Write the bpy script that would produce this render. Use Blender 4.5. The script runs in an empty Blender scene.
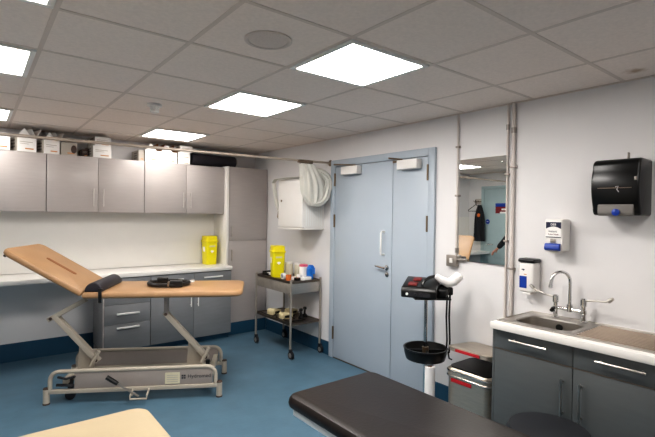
import bpy, bmesh, math, random
from mathutils import Matrix, Vector
random.seed(7)
PI = math.pi
C = bpy.context.scene.collection
def R(d): return math.radians(d)

# ------------------------------------------------------------------ materials
def lin(h):
    h = h.lstrip('#'); o = []
    for i in (0, 2, 4):
        c = int(h[i:i+2], 16) / 255
        o.append(c / 12.92 if c <= .04045 else ((c + .055) / 1.055) ** 2.4)
    return (*o, 1)
def mat(name, col, rough=.5, metal=0, var=.06, scale=8, bump=0, bscale=120, coat=0, trans=0, emit=None, es=0, stretch=None, ior=1.45):
    m = bpy.data.materials.new(name); m.use_nodes = True
    nt = m.node_tree; b = nt.nodes['Principled BSDF']
    b.inputs['Roughness'].default_value = rough; b.inputs['Metallic'].default_value = metal
    b.inputs['Coat Weight'].default_value = coat; b.inputs['Transmission Weight'].default_value = trans
    b.inputs['IOR'].default_value = ior
    c = lin(col)
    tc = nt.nodes.new('ShaderNodeTexCoord'); mp = nt.nodes.new('ShaderNodeMapping')
    nt.links.new(tc.outputs['Object'], mp.inputs['Vector'])
    if stretch: mp.inputs['Scale'].default_value = stretch
    n = nt.nodes.new('ShaderNodeTexNoise'); n.inputs['Scale'].default_value = scale; n.inputs['Detail'].default_value = 4
    nt.links.new(mp.outputs['Vector'], n.inputs['Vector'])
    r = nt.nodes.new('ShaderNodeValToRGB')
    r.color_ramp.elements[0].position = .3; r.color_ramp.elements[1].position = .7
    r.color_ramp.elements[0].color = (*[x * (1 - var) for x in c[:3]], 1)
    r.color_ramp.elements[1].color = (*[min(1, x * (1 + var)) for x in c[:3]], 1)
    nt.links.new(n.outputs['Fac'], r.inputs['Fac']); nt.links.new(r.outputs['Color'], b.inputs['Base Color'])
    if bump:
        n2 = nt.nodes.new('ShaderNodeTexNoise'); n2.inputs['Scale'].default_value = bscale; n2.inputs['Detail'].default_value = 3
        nt.links.new(mp.outputs['Vector'], n2.inputs['Vector'])
        bp = nt.nodes.new('ShaderNodeBump'); bp.inputs['Strength'].default_value = bump; bp.inputs['Distance'].default_value = .01
        nt.links.new(n2.outputs['Fac'], bp.inputs['Height']); nt.links.new(bp.outputs['Normal'], b.inputs['Normal'])
    if emit:
        b.inputs['Emission Color'].default_value = lin(emit); b.inputs['Emission Strength'].default_value = es
    return m
M = {}
M['floor'] = mat('floor_vinyl', '#526f81', .42, var=.10, scale=5, bump=.06, bscale=40)
M['skirting'] = mat('skirting_vinyl', '#234a62', .4, var=.05)
M['ceiling'] = mat('ceiling_tile', '#efe4dc', .9, var=.04, scale=60, bump=.15, bscale=220)
M['tbar'] = mat('ceiling_bar', '#d8ccc3', .55, var=.02)
M['wall'] = mat('wall_paint', '#dfdddd', .55, var=.025, scale=2.5, bump=.03, bscale=60)
M['splash'] = mat('white_laminate', '#e9e6e1', .3, var=.01)
M['cab'] = mat('pale_grey_laminate', '#afa8a5', .32, var=.03, scale=6, stretch=(1, 1, 9))
M['base'] = mat('grey_laminate', '#85878a', .26, var=.04, scale=5, stretch=(1, 1, 7))
M['sinkcab'] = mat('slate_laminate', '#575b5c', .3, var=.05, scale=5, stretch=(1, 1, 7))
M['carc'] = mat('carcass_laminate', '#97938f', .4, var=.02)
M['door'] = mat('door_blue_grey', '#adb7c1', .38, var=.02, scale=3)
M['steel'] = mat('brushed_steel', '#b9b4ad', .28, 1, var=.08, scale=20, stretch=(1, 1, 12))
M['darksteel'] = mat('dark_steel', '#aaa298', .36, .55, var=.08, scale=16)
M['chrome'] = mat('chrome', '#d8d8d8', .08, 1, var=.01)
M['brass'] = mat('hinge_bronze', '#7a6a58', .4, .8, var=.05)
M['bronze'] = mat('rail_bronze', '#8c7b6b', .35, .7, var=.05)
M['rail'] = mat('rail_enamel', '#b3a699', .35, .3, var=.03)
M['conduit'] = mat('conduit_grey', '#cfc7c1', .5, 0, var=.05)
M['white'] = mat('white_plastic', '#e6e3df', .35, var=.015)
M['whitemetal'] = mat('white_enamel', '#e9e9e6', .3, var=.01)
M['frame'] = mat('couch_enamel', '#b3aa9c', .38, var=.03)
M['framepanel'] = mat('couch_panel', '#a0968f', .45, var=.03)
M['tan'] = mat('tan_vinyl', '#a88460', .42, var=.05, scale=7, bump=.05, bscale=90)
M['cream'] = mat('cream_vinyl', '#b3a386', .45, var=.04, scale=4, bump=.05, bscale=90)
M['brown'] = mat('dark_brown_vinyl', '#1b120e', .42, var=.08, scale=6, bump=.08, bscale=60, coat=.0)
M['blackv'] = mat('black_vinyl', '#26232a', .45, var=.08, scale=9, bump=.05)
M['stool'] = mat('charcoal_vinyl', '#202227', .5, var=.06)
M['black'] = mat('black_plastic', '#141414', .32, var=.08)
M['gloss'] = mat('gloss_black_plastic', '#08090a', .3, var=.05)
M['rubber'] = mat('dark_rubber', '#26262a', .6, var=.08)
M['dkbrown'] = mat('brown_rubber', '#4a3a34', .6, var=.05)
M['yellow'] = mat('yellow_plastic', '#ece016', .38, var=.03)
M['ylid'] = mat('yellow_lid_plastic', '#e6d614', .38, var=.03)
M['red'] = mat('red_plastic', '#b21e28', .45, var=.05)
M['dkred'] = mat('dark_red_plastic', '#6d2826', .5, var=.1)
M['orange'] = mat('orange_card', '#c9692c', .6, var=.06)
M['blue'] = mat('blue_plastic', '#1b3f9c', .35, var=.05)
M['brblue'] = mat('bright_blue_plastic', '#1f72cc', .35, var=.05)
M['navy'] = mat('navy_print', '#1c2340', .45, var=.03)
M['pink'] = mat('pink_plastic', '#d7607a', .4, var=.04)
M['card'] = mat('white_card', '#f2efec', .65, var=.02)
M['cardgrey'] = mat('grey_card', '#b9b2a8', .7, var=.05)
M['cardbrown'] = mat('brown_card', '#8a5a38', .75, var=.08)
M['print'] = mat('printed_ink', '#7b736e', .6, var=.1)
M['oprint'] = mat('orange_ink', '#c98f5b', .6, var=.05)
M['cloth'] = mat('curtain_cloth', '#d2d0c8', .8, var=.05, bump=.1, bscale=200)
M['paper'] = mat('tissue_paper', '#efecea', .85, var=.02, bump=.1)
M['beige'] = mat('beige_plastic', '#d2c49c', .5, var=.05)
M['jar'] = mat('cloudy_plastic', '#d6d0bd', .3, var=.03)
M['label'] = mat('cream_label', '#d8d0b4', .5, var=.05)
M['ink'] = mat('dark_ink', '#3b3a3e', .5, var=.02)
M['skin'] = mat('skin', '#c98f78', .5, var=.06)
M['coat'] = mat('black_cloth', '#17181d', .8, var=.1, bump=.1)
M['trouser'] = mat('dark_trouser_cloth', '#2a2c35', .8, var=.08)
M['hair'] = mat('brown_hair', '#3b2a20', .6, var=.15, scale=40)
M['door2'] = mat('pale_green_door', '#a9bcc0', .4, var=.02)
M['socket'] = mat('socket_metal', '#9d968f', .4, .6, var=.04)
M['grille'] = mat('speaker_grille', '#d2c8c1', .6, var=.08, scale=150)
M['glow'] = mat('light_diffuser', '#ffffff', .5, var=0, emit='#fffaf5', es=27)
M['glow_far'] = mat('light_diffuser_far', '#ffffff', .5, var=0, emit='#fffaf5', es=10)
M['glow_left'] = mat('light_diffuser_left', '#ffffff', .5, var=0, emit='#fffaf5', es=15)
M['ribs'] = mat('drainer_steel', '#7d7166', .35, 1, var=.08)
M['handle'] = mat('handle_metal', '#c9c4c0', .35, .3, var=.02)
M['binsteel'] = mat('bin_steel', '#bdb2a4', .34, .85, var=.08, scale=14, stretch=(1, 1, 12))
M['greyplate'] = mat('grey_plastic', '#77736f', .45, var=.05)
mm = mat('mirror_silver', '#f2f5f3', .01, 1, var=0); M['mirror'] = mm
# water stain on one ceiling tile
def stain():
    nt = M['ceiling'].node_tree; b = nt.nodes['Principled BSDF']
    src = b.inputs['Base Color'].links[0].from_socket
    g = nt.nodes.new('ShaderNodeNewGeometry'); d = nt.nodes.new('ShaderNodeVectorMath'); d.operation = 'DISTANCE'
    nt.links.new(g.outputs['Position'], d.inputs[0]); d.inputs[1].default_value = (2.95, .93, 2.425)
    n = nt.nodes.new('ShaderNodeTexNoise'); n.inputs['Scale'].default_value = 18
    nt.links.new(g.outputs['Position'], n.inputs['Vector'])
    a = nt.nodes.new('ShaderNodeMath'); a.operation = 'MULTIPLY_ADD'; a.inputs[1].default_value = .09
    nt.links.new(n.outputs['Fac'], a.inputs[0]); nt.links.new(d.outputs['Value'], a.inputs[2])
    r = nt.nodes.new('ShaderNodeMapRange'); r.inputs['From Min'].default_value = .06; r.inputs['From Max'].default_value = .11
    r.inputs['To Min'].default_value = .7; r.inputs['To Max'].default_value = 0
    nt.links.new(a.outputs[0], r.inputs['Value'])
    mx = nt.nodes.new('ShaderNodeMix'); mx.data_type = 'RGBA'
    nt.links.new(r.outputs['Result'], mx.inputs['Factor']); nt.links.new(src, mx.inputs['A']); mx.inputs['B'].default_value = lin('#a3805c')
    nt.links.new(mx.outputs['Result'], b.inputs['Base Color'])
stain()

# ------------------------------------------------------------------ mesh builder
class MB:
    def __init__(s, xf=None): s.bm = bmesh.new(); s.xf = xf or Matrix.Identity(4)
    def add(s, t, xf=None):
        m = s.xf @ xf if xf else s.xf
        vm = {v: s.bm.verts.new(m @ v.co) for v in t.verts}
        flip = m.determinant() < 0
        for f in t.faces:
            vs = [vm[v] for v in f.verts]
            if flip: vs.reverse()
            try: s.bm.faces.new(vs)
            except ValueError: pass
        t.free(); return s
    def box(s, x0, x1, y0, y1, z0, z1, bev=0, seg=2, xf=None):
        t = bmesh.new(); bmesh.ops.create_cube(t, size=1)
        for v in t.verts: v.co = Vector(((x0+x1)/2 + v.co.x*abs(x1-x0), (y0+y1)/2 + v.co.y*abs(y1-y0), (z0+z1)/2 + v.co.z*abs(z1-z0)))
        if bev: bmesh.ops.bevel(t, geom=t.edges[:], offset=bev, segments=seg, affect='EDGES', profile=.5)
        return s.add(t, xf)
    def prism(s, pts, a, b, axis='y', bev=0, seg=2, xf=None):
        # pts are 2-D; axis 'y': (x,z) ; 'x': (y,z) ; 'z': (x,y)
        f = {'y': lambda p, q: (p[0], q, p[1]), 'x': lambda p, q: (q, p[0], p[1]), 'z': lambda p, q: (p[0], p[1], q)}[axis]
        t = bmesh.new()
        A = [t.verts.new(f(p, a)) for p in pts]; B = [t.verts.new(f(p, b)) for p in pts]
        t.faces.new(A); t.faces.new(B[::-1]); n = len(pts)
        for i in range(n): t.faces.new((A[i], B[i], B[(i+1) % n], A[(i+1) % n]))
        bmesh.ops.recalc_face_normals(t, faces=t.faces[:])
        if bev:
            es = [e for e in t.edges if len(e.link_faces) == 2 and e.calc_face_angle() > R(25)]
            bmesh.ops.bevel(t, geom=es, offset=bev, segments=seg, affect='EDGES', profile=.5)
        return s.add(t, xf)
    def tube(s, pts, r, n=10, closed=False, flat=1, xf=None):
        pts = [Vector(p) for p in pts]; k = len(pts); t = bmesh.new(); rings = []
        rr = r if isinstance(r, (list, tuple)) else [r]*k
        up = None
        for i, p in enumerate(pts):
            a = pts[(i-1) % k] if (closed or i) else p; b = pts[(i+1) % k] if (closed or i < k-1) else p
            d = (b-a).normalized()
            if up is None:
                up = Vector((0, 0, 1)) if abs(d.z) < .9 else Vector((1, 0, 0))
            u = (up - d*up.dot(d)).normalized(); w = d.cross(u); up = u
            rings.append([t.verts.new(p + (u*math.cos(2*PI*j/n)*flat + w*math.sin(2*PI*j/n))*rr[i]) for j in range(n)])
        for i in range(k if closed else k-1):
            A, B = rings[i], rings[(i+1) % k]
            for j in range(n): t.faces.new((A[j], B[j], B[(j+1) % n], A[(j+1) % n]))
        if not closed: t.faces.new(rings[0]); t.faces.new(rings[-1][::-1])
        bmesh.ops.recalc_face_normals(t, faces=t.faces[:])
        return s.add(t, xf)
    def cyl(s, a, b, r, r2=None, n=20, xf=None): return s.tube([a, b], [r, r if r2 is None else r2], n, xf=xf)
    def lathe(s, prof, n=28, xf=None, sx=1, sy=1):
        t = bmesh.new(); rings = []
        for r, z in prof:
            if r < 1e-5: rings.append([t.verts.new((0, 0, z))])
            else: rings.append([t.verts.new((sx*r*math.cos(2*PI*j/n), sy*r*math.sin(2*PI*j/n), z)) for j in range(n)])
        for A, B in zip(rings, rings[1:]):
            for j in range(n):
                a0, a1 = A[j % len(A)], A[(j+1) % len(A)]; b0, b1 = B[j % len(B)], B[(j+1) % len(B)]
                vs = []
                for v in (a0, a1, b1, b0):
                    if v not in vs: vs.append(v)
                if len(vs) > 2: t.faces.new(vs)
        if len(rings[0]) > 1: t.faces.new(rings[0][::-1])
        if len(rings[-1]) > 1: t.faces.new(rings[-1])
        bmesh.ops.recalc_face_normals(t, faces=t.faces[:])
        return s.add(t, xf)
    def text(s, txt, size, xf, ext=.0006):
        cu = bpy.data.curves.new('tmp_text', 'FONT'); cu.body = txt; cu.size = size; cu.extrude = ext; cu.align_x = 'CENTER'; cu.align_y = 'CENTER'
        o = bpy.data.objects.new('tmp_text', cu); C.objects.link(o)
        dg = bpy.context.evaluated_depsgraph_get(); dg.update()
        me = bpy.data.meshes.new_from_object(o.evaluated_get(dg))
        t = bmesh.new(); t.from_mesh(me); bpy.data.objects.remove(o); bpy.data.meshes.remove(me); bpy.data.curves.remove(cu)
        return s.add(t, xf)
    def build(s, name, m, parent=None, world=False, sharp=32):
        bm = s.bm
        if world and parent:
            mi = parent.matrix_basis.inverted()
            for v in bm.verts: v.co = mi @ v.co
        bm.normal_update()
        for f in bm.faces: f.smooth = True
        for e in bm.edges:
            if len(e.link_faces) != 2 or e.calc_face_angle(0) > R(sharp): e.smooth = False
        me = bpy.data.meshes.new(name); bm.to_mesh(me); bm.free()
        me.materials.append(m if not isinstance(m, str) else M[m])
        o = bpy.data.objects.new(name, me); C.objects.link(o)
        if parent: o.parent = parent
        return o
def T(x, y, z): return Matrix.Translation((x, y, z))
def RZ(d): return Matrix.Rotation(R(d), 4, 'Z')
def RX(d): return Matrix.Rotation(R(d), 4, 'X')
def RY(d): return Matrix.Rotation(R(d), 4, 'Y')
def tag(o, label, cat, group=None):
    o['label'] = label; o['category'] = cat
    if group: o['group'] = group
    return o
def thing(name, label, cat, loc=(0, 0, 0), rz=0, group=None):
    o = bpy.data.objects.new(name, None); C.objects.link(o); o.empty_display_size = .1
    o.location = loc; o.rotation_euler = (0, 0, R(rz))
    o.matrix_basis = T(*loc) @ RZ(rz)
    return tag(o, label, cat, group)
def dup(root, loc, rz=0, label=None):
    r = root.copy(); C.objects.link(r); r.location = loc; r.rotation_euler = (0, 0, R(rz))
    if label: r['label'] = label
    for ch in list(root.children):
        c = ch.copy(); C.objects.link(c); c.parent = r
        for g in list(ch.children):
            d = g.copy(); C.objects.link(d); d.parent = c
    return r
def struct(o): o['kind'] = 'structure'; return o
# facing -X wall text/print frame: local x -> -Y (photo right), local y -> +Z, local z -> -X
def onB(x, y, z): return Matrix(((0, 0, -1, x), (-1, 0, 0, y), (0, 1, 0, z), (0, 0, 0, 1)))
# facing -Y : local x -> +X, local y -> +Z, local z -> -Y
def onA(x, y, z): return Matrix(((1, 0, 0, x), (0, 0, -1, y), (0, 1, 0, z), (0, 0, 0, 1)))
def arc(cx, cy, r, a0, a1, n=6): return [(cx + r*math.cos(R(a0 + (a1-a0)*i/n)), cy + r*math.sin(R(a0 + (a1-a0)*i/n))) for i in range(n+1)]
def rrect(x0, x1, y0, y1, r, n=5):
    return arc(x1-r, y1-r, r, 0, 90, n) + arc(x0+r, y1-r, r, 90, 180, n) + arc(x0+r, y0+r, r, 180, 270, n) + arc(x1-r, y0+r, r, 270, 360, n)
def bez(a, b, c, n=8):
    a, b, c = Vector(a), Vector(b), Vector(c)
    return [a*(1-t)**2 + b*2*t*(1-t) + c*t*t for t in [i/n for i in range(n+1)]]

# ------------------------------------------------------------------ room
XW, XL, YB, YN, H = 3.13, -1.3, 5.67, -1.6, 2.425
struct(MB().box(XL-.1, XW+.1, YN-.1, YB+.1, -.1, 0).build('floor', 'floor'))
struct(MB().box(XL-.1, XW+.1, YN-.1, YB+.1, H, H+.1).build('ceiling', 'ceiling'))
struct(MB().box(XL-.1, XW+.1, YB, YB+.1, 0, H).build('wall_back', 'wall'))
struct(MB().box(XW, XW+.1, YN, YB, 0, H).build('wall_right', 'wall'))
struct(MB().box(XL-.1, XL, YN, YB, 0, H).build('wall_left', 'wall'))
struct(MB().box(XL-.1, XW+.1, YN-.1, YN, 0, H).build('wall_front', 'wall'))
g = MB()
XS = [-1.54, -.94, -.34, .26, .83, 1.40, 1.995, 2.615]
YS = [-1.35, -.75, -.16, .44, 1.04, 1.605, 2.175, 2.785, 3.40, 3.98, 4.58, 5.19]
for x in XS: g.box(x-.011, x+.011, YN, YB, H-.002, H)
for y in YS: g.box(XL, XW, y-.011, y+.011, H-.0025, H)
struct(g.build('trim_1', 'tbar'))
e = MB(); e.box(XW-.02, XW, YN, YB, H-.006, H); e.box(XL, XL+.02, YN, YB, H-.02, H); e.box(XL, XW, YB-.02, YB, H-.006, H)
struct(e.build('trim_2', 'tbar'))
struct(MB().box(XL, 1.07, YB-.012, YB, 0, .19).build('baseboard_back', 'skirting'))
b = MB(); b.box(XW-.012, XW, 3.91, 5.285, 0, .15); b.box(XW-.012, XW, 1.62, 2.44, 0, .15)
struct(b.build('baseboard_right', 'skirting'))
b = MB(); b.box(XL, XL+.012, YN, 4.25, 0, .15); b.box(XL, XL+.012, 5.37, YB-.012, 0, .15)
struct(b.build('baseboard_left', 'skirting'))
struct(MB().box(XL, 2.55, YB-.008, YB, .916, 1.565).build('trim_3', 'splash'))

# ---- double door in the right wall
D = bpy.data.objects.new('door_1', None); C.objects.link(D); struct(D); D.location = (XW, 3.17, 0); D.matrix_basis = T(XW, 3.17, 0)
fr = MB()
YL_, YR_, YM = 3.885, 2.455, 2.95
fr.box(XW-.03, XW, YL_-.07, YL_, 0, 2.175, .004); fr.box(XW-.03, XW, YR_, YR_+.07, 0, 2.175, .004); fr.box(XW-.03, XW, YR_+.07, YL_-.07, 2.105, 2.175, .004)
fr.build('frame', 'door', D, True)
for (a, c, nm) in ((YM+.003, YL_-.073, 1), (YR_+.073, YM-.003, 0)):
    lf = MB().box(XW-.022, XW, a, c, .012, 2.100, .003).build('leaf', 'door', D, True)
    hy = c if nm else a
    for hz in (.28, 1.51, 1.96):
        MB().cyl((XW-.030, hy, hz-.07), (XW-.030, hy, hz+.07), .010, n=10).build('hinge', 'brass', D, True)
    cy0, cy1 = ((3.385, 3.64) if nm else (2.60, 2.84))
    cl = MB().box(XW-.095, XW-.023, cy0, cy1, 2.0, 2.085, .006).build('door_closer', 'white', D, True)
    ar = MB()
    if nm: ar.tube([(XW-.06, 3.44, 2.092), (XW-.20, 3.62, 2.10), (XW-.033, 3.80, 2.125)], .008, 8)
    else: ar.tube([(XW-.06, 2.80, 2.092), (XW-.17, 2.86, 2.10), (XW-.033, 3.00, 2.125)], .008, 8)
    ar.build('closer_arm', 'bronze', D, True)
MB().box(XW-.034, XW-.0225, YM-.10, YM-.004, 2.075, 2.095, .002).build('top_bolt', 'brass', D, True)
p = MB(); p.tube([(XW-.022, 3.05, 1.20), (XW-.062, 3.05, 1.20), (XW-.07, 3.05, 1.215), (XW-.07, 3.05, 1.405), (XW-.062, 3.05, 1.42), (XW-.022, 3.05, 1.42)], .0095, 10)
p.build('pull_handle', 'whitemetal', D, True)
p = MB(); p.lathe([(0, 0), (.027, 0), (.027, .006), (.012, .010), (.012, .045), (0, .045)], xf=T(XW-.022, 3.01, 1.075) @ RY(-90))
p.tube([(XW-.06, 3.01, 1.075), (XW-.065, 3.03, 1.076), (XW-.065, 3.125, 1.085)], .0095, 10); p.build('lever_handle', 'chrome', D, True)
MB().lathe([(0, 0), (.024, 0), (.024, .005), (.008, .009), (0, .009)], xf=T(XW-.022, 3.005, 1.01) @ RY(-90)).build('key_escutcheon', 'chrome', D, True)
MB().box(XW-.023, XW-.0005, YL_-.073, YR_+.073, .001, .011).build('threshold', 'brass', D, True)

# ---- door seen in the mirror, on the left wall
D2 = bpy.data.objects.new('door_2', None); C.objects.link(D2); struct(D2); D2.location = (XL, 4.80, 0); D2.matrix_basis = T(XL, 4.80, 0)
DY1 = 5.36
fr = MB(); fr.box(XL, XL+.03, DY1-.06, DY1, 0, 2.16, .003); fr.box(XL, XL+.03, 4.27, 4.33, 0, 2.16, .003); fr.box(XL, XL+.03, 4.33, DY1-.06, 2.10, 2.16, .003)
fr.build('frame', 'door2', D2, True)
MB().box(XL, XL+.022, 4.333, DY1-.063, .012, 2.097, .003).build('leaf', 'door2', D2, True)
MB().tube([(XL+.022, 5.18, 1.05), (XL+.07, 5.18, 1.05), (XL+.07, 5.05, 1.05)], .010, 10).build('lever_handle', 'chrome', D2, True)
t = thing('door_sign', 'dark red door sign with a blue top band, seen in the wall mirror', 'sign', (XL+.022, 4.91, 1.68))
MB().box(XL+.0225, XL+.026, 4.79, 5.04, 1.64, 1.83).build('board', mat('maroon', '#7c1f26', .5), t, True)
MB().box(XL+.0262, XL+.028, 4.79, 5.04, 1.765, 1.83).build('top_band', 'blue', t, True)
b = MB(); b.box(XL+.0262, XL+.028, 4.81, 4.91, 1.70, 1.73); b.box(XL+.0262, XL+.028, 4.81, 4.94, 1.64, 1.67); b.build('white_marking', 'card', t, True)
t = thing('door_disc_sign', 'small round blue notice on the pale door, seen in the mirror', 'sign', (XL+.0225, 5.21, 1.48))
MB().lathe([(0, 0), (.045, 0), (.045, .003), (0, .003)], xf=RY(90)).build('disc', 'blue', t)
MB().box(.0032, .0045, -.02, .02, -.006, .006).build('white_marking', 'card', t)

# ---- ceiling fittings
def ceil_light(x0, x1, y0, y1, label, glow='glow'):
    t = thing('ceiling_light', label, 'ceiling light', ((x0+x1)/2, (y0+y1)/2, H), group='square ceiling lights')
    w, d = (x1-x0)/2 - .012, (y1-y0)/2 - .012
    f = MB()
    for a in ((-w, w, -d, -d+.028), (-w, w, d-.028, d), (-w, -w+.028, -d+.028, d-.028), (w-.028, w, -d+.028, d-.028)): f.box(*a, -.012, -.0005, .002)
    f.build('frame', 'whitemetal', t)
    MB().box(-w+.028, w-.028, -d+.028, d-.028, -.008, -.002).build('diffuser', glow, t)
ceil_light(1.40, 1.995, 1.605, 2.175, 'square lit ceiling panel, largest, above the blue doors and nearest the camera')
ceil_light(1.40, 1.995, 2.785, 3.40, 'square lit ceiling panel in the middle of its row, behind the nearest one')
ceil_light(1.40, 1.995, 4.58, 5.19, 'lit ceiling panel just above the white boxes beside the black roll', 'glow_far')
ceil_light(-.34, .26, 1.605, 2.175, 'lit ceiling panel cut off at the top left corner', 'glow_left')
ceil_light(-.34, .26, 2.785, 3.40, 'lit ceiling panel at the left edge, below the corner one', 'glow_left')
ceil_light(-.34, .26, 4.58, 5.19, 'small lit ceiling panel at the far left, lowest of the left row', 'glow_far')
ceil_light(1.40, 1.995, -.16, .44, 'added fill light panel above the camera, out of view', 'glow_left')  # unseen panel, added to brighten the right wall and the sink
t = thing('ceiling_speaker', 'round grey flush speaker in the ceiling beside the largest light', 'speaker', (1.112, 1.895, H))
MB().lathe([(.115, 0), (.115, -.006), (.105, -.010), (.095, -.008), (.095, 0)]).build('rim', 'grille', t)
MB().lathe([(0, -.012), (.06, -.011), (.094, -.006), (.094, -.001), (0, -.001)]).build('grille', 'grille', t)
t = thing('smoke_detector', 'small white smoke detector on the ceiling above the wall cupboards', 'smoke detector', (1.098, 3.60, H))
MB().lathe([(0, 0), (.055, 0), (.055, -.018), (.045, -.024), (0, -.024)]).build('base', 'white', t)
h = MB().lathe([(0, -.025), (.036, -.025), (.036, -.032), (.03, -.034), (0, -.034)])
for k in range(8): h.box(.026, .033, -.004, .004, -.056, -.033, xf=RZ(45*k))
h.lathe([(0, -.056), (.034, -.056), (.034, -.064), (.02, -.07), (0, -.07)]); h.build('sensor_head', 'white', t)

# ------------------------------------------------------------------ back wall units
def bar_handle(p0, p1, out, mat_='steel', r=.006, parent=None, world=True, name='handle'):
    p0, p1, out = Vector(p0), Vector(p1), Vector(out); d = (p1-p0).normalized()
    m = MB(); m.cyl(p0+out, p1+out, r, n=10)
    for q in (p0+d*.02, p1-d*.02): m.cyl(q, q+out, r*.8, n=8)
    return m.build(name, mat_, parent, world)
YWC = 5.34
def wall_cab(x0, xm, x1, label):
    t = thing('wall_cupboard', label, 'wall cupboard', ((x0+x1)/2, YWC, 1.57), group='pale grey wall cupboards')
    MB().box(x0, x1, YWC+.02, YB-.001, 1.57, 2.161, .001).build('carcass', 'cab', t, True)
    for a, c, hx in ((x0+.0015, xm-.0018, xm-.048), (xm+.0018, x1-.0015, xm+.048)):
        d = MB().box(a, c, YWC, YWC+.019, 1.568, 2.160, .0015).build('door', 'cab', t, True)
        h = bar_handle((hx, YWC, 1.63), (hx, YWC, 1.82), (0, -.03, 0), 'handle', .0055)
        h.parent = d
        for v in h.data.vertices: v.co -= t.location
    return t
wall_cab(1.526, 2.017, 2.514, 'pale grey double wall cupboard beside the tall cupboard, under the black roll')
wall_cab(.567, 1.043, 1.522, 'pale grey double wall cupboard, the middle one of the row')
wall_cab(-.41, .08, .563, 'pale grey double wall cupboard at the left edge, under the row of white boxes')
tag(MB().box(2.518, 2.548, 5.275, YB-.001, .913, 2.176, .001).build('end_panel', 'splash'), 'tall white upright end panel standing on the white worktop', 'panel')
wt = tag(MB().box(XL+.001, 2.548, 5.147, YB-.009, .863, .912, .008).build('worktop', 'splash'), 'long white worktop running along the back wall', 'worktop')

def handled(part, t, h):
    h.parent = part
    return h
def kid(bmx, name, m, t, part):           # world-built sub-part of an unrotated thing
    o = bmx.build(name, m)
    for v in o.data.vertices: v.co -= t.location
    o.parent = part; return o
def bar(p0, p1, out, r=.006):
    p0, p1, out = Vector(p0), Vector(p1), Vector(out); d = (p1-p0).normalized()
    m = MB(); m.cyl(p0+out, p1+out, r, n=10)
    for q in (p0+d*.02, p1-d*.02): m.cyl(q, q+out, r*.8, n=8)
    return m
YBF = 5.17
t = thing('drawer_unit', 'grey three-drawer base unit under the white worktop beside the knee space', 'drawer unit', (1.31, YBF, 0))
MB().box(1.063, 1.078, YBF, YB-.014, .075, .861, .001).build('end_panel', 'cab', t, True)
MB().box(1.079, 1.554, YBF+.02, YB-.001, .075, .861).build('carcass', 'carc', t, True)
for z0, z1, hz in ((.075, .357, .315), (.361, .567, .467), (.571, .854, .73)):
    d = MB().box(1.080, 1.553, YBF, YBF+.019, z0, z1, .0015).build('drawer', 'base', t, True)
    m = MB().box(1.20, 1.435, YBF-.022, YBF-.001, hz-.008, hz+.010, .003); kid(m, 'handle', 'whitemetal', t, d)
MB().box(1.08, 1.555, YBF+.06, YBF+.075, .001, .074).build('plinth', 'skirting', t, True)
t = thing('base_cupboard', 'grey base cupboard with two drawers and two doors under the white worktop', 'base cupboard', (2.05, YBF, 0))
MB().box(1.557, 2.541, YBF+.02, YB-.001, .075, .861).build('carcass', 'carc', t, True)
for a, c in ((1.559, 2.056), (2.060, 2.541)):
    d = MB().box(a, c, YBF, YBF+.019, .715, .854, .0015).build('drawer', 'base', t, True)
    m = MB().box((a+c)/2-.12, (a+c)/2+.12, YBF-.022, YBF-.001, .785, .802, .003); kid(m, 'handle', 'whitemetal', t, d)
    d = MB().box(a, c, YBF, YBF+.019, .075, .711, .0015).build('door', 'base', t, True)
    hx = 2.015 if a < 2 else 2.102
    kid(bar((hx, YBF, .46), (hx, YBF, .64), (0, -.03, 0)), 'handle', 'whitemetal', t, d)
MB().box(1.557, 2.541, YBF+.06, YBF+.075, .001, .074).build('plinth', 'skirting', t, True)
YT = 5.285
t = thing('tall_cupboard', 'tall pale grey cupboard in the corner with a short door above a long door', 'tall cupboard', (2.87, YT, 0))
MB().box(2.552, 3.118, YT+.02, YB-.001, .16, 2.174, .001).build('carcass', 'cab', t, True)
for z0, z1, hz in ((1.222, 2.173, 1.33), (.162, 1.218, 1.02)):
    d = MB().box(2.554, 3.116, YT, YT+.019, z0, z1, .0015).build('door', 'cab', t, True)
    kid(bar((2.59, YT, hz-.06), (2.59, YT, hz+.09), (0, -.03, 0)), 'handle', 'steel', t, d)
MB().box(2.552, 3.118, YT+.005, YT+.03, .001, .158).build('plinth', 'skirting', t, True)

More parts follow.
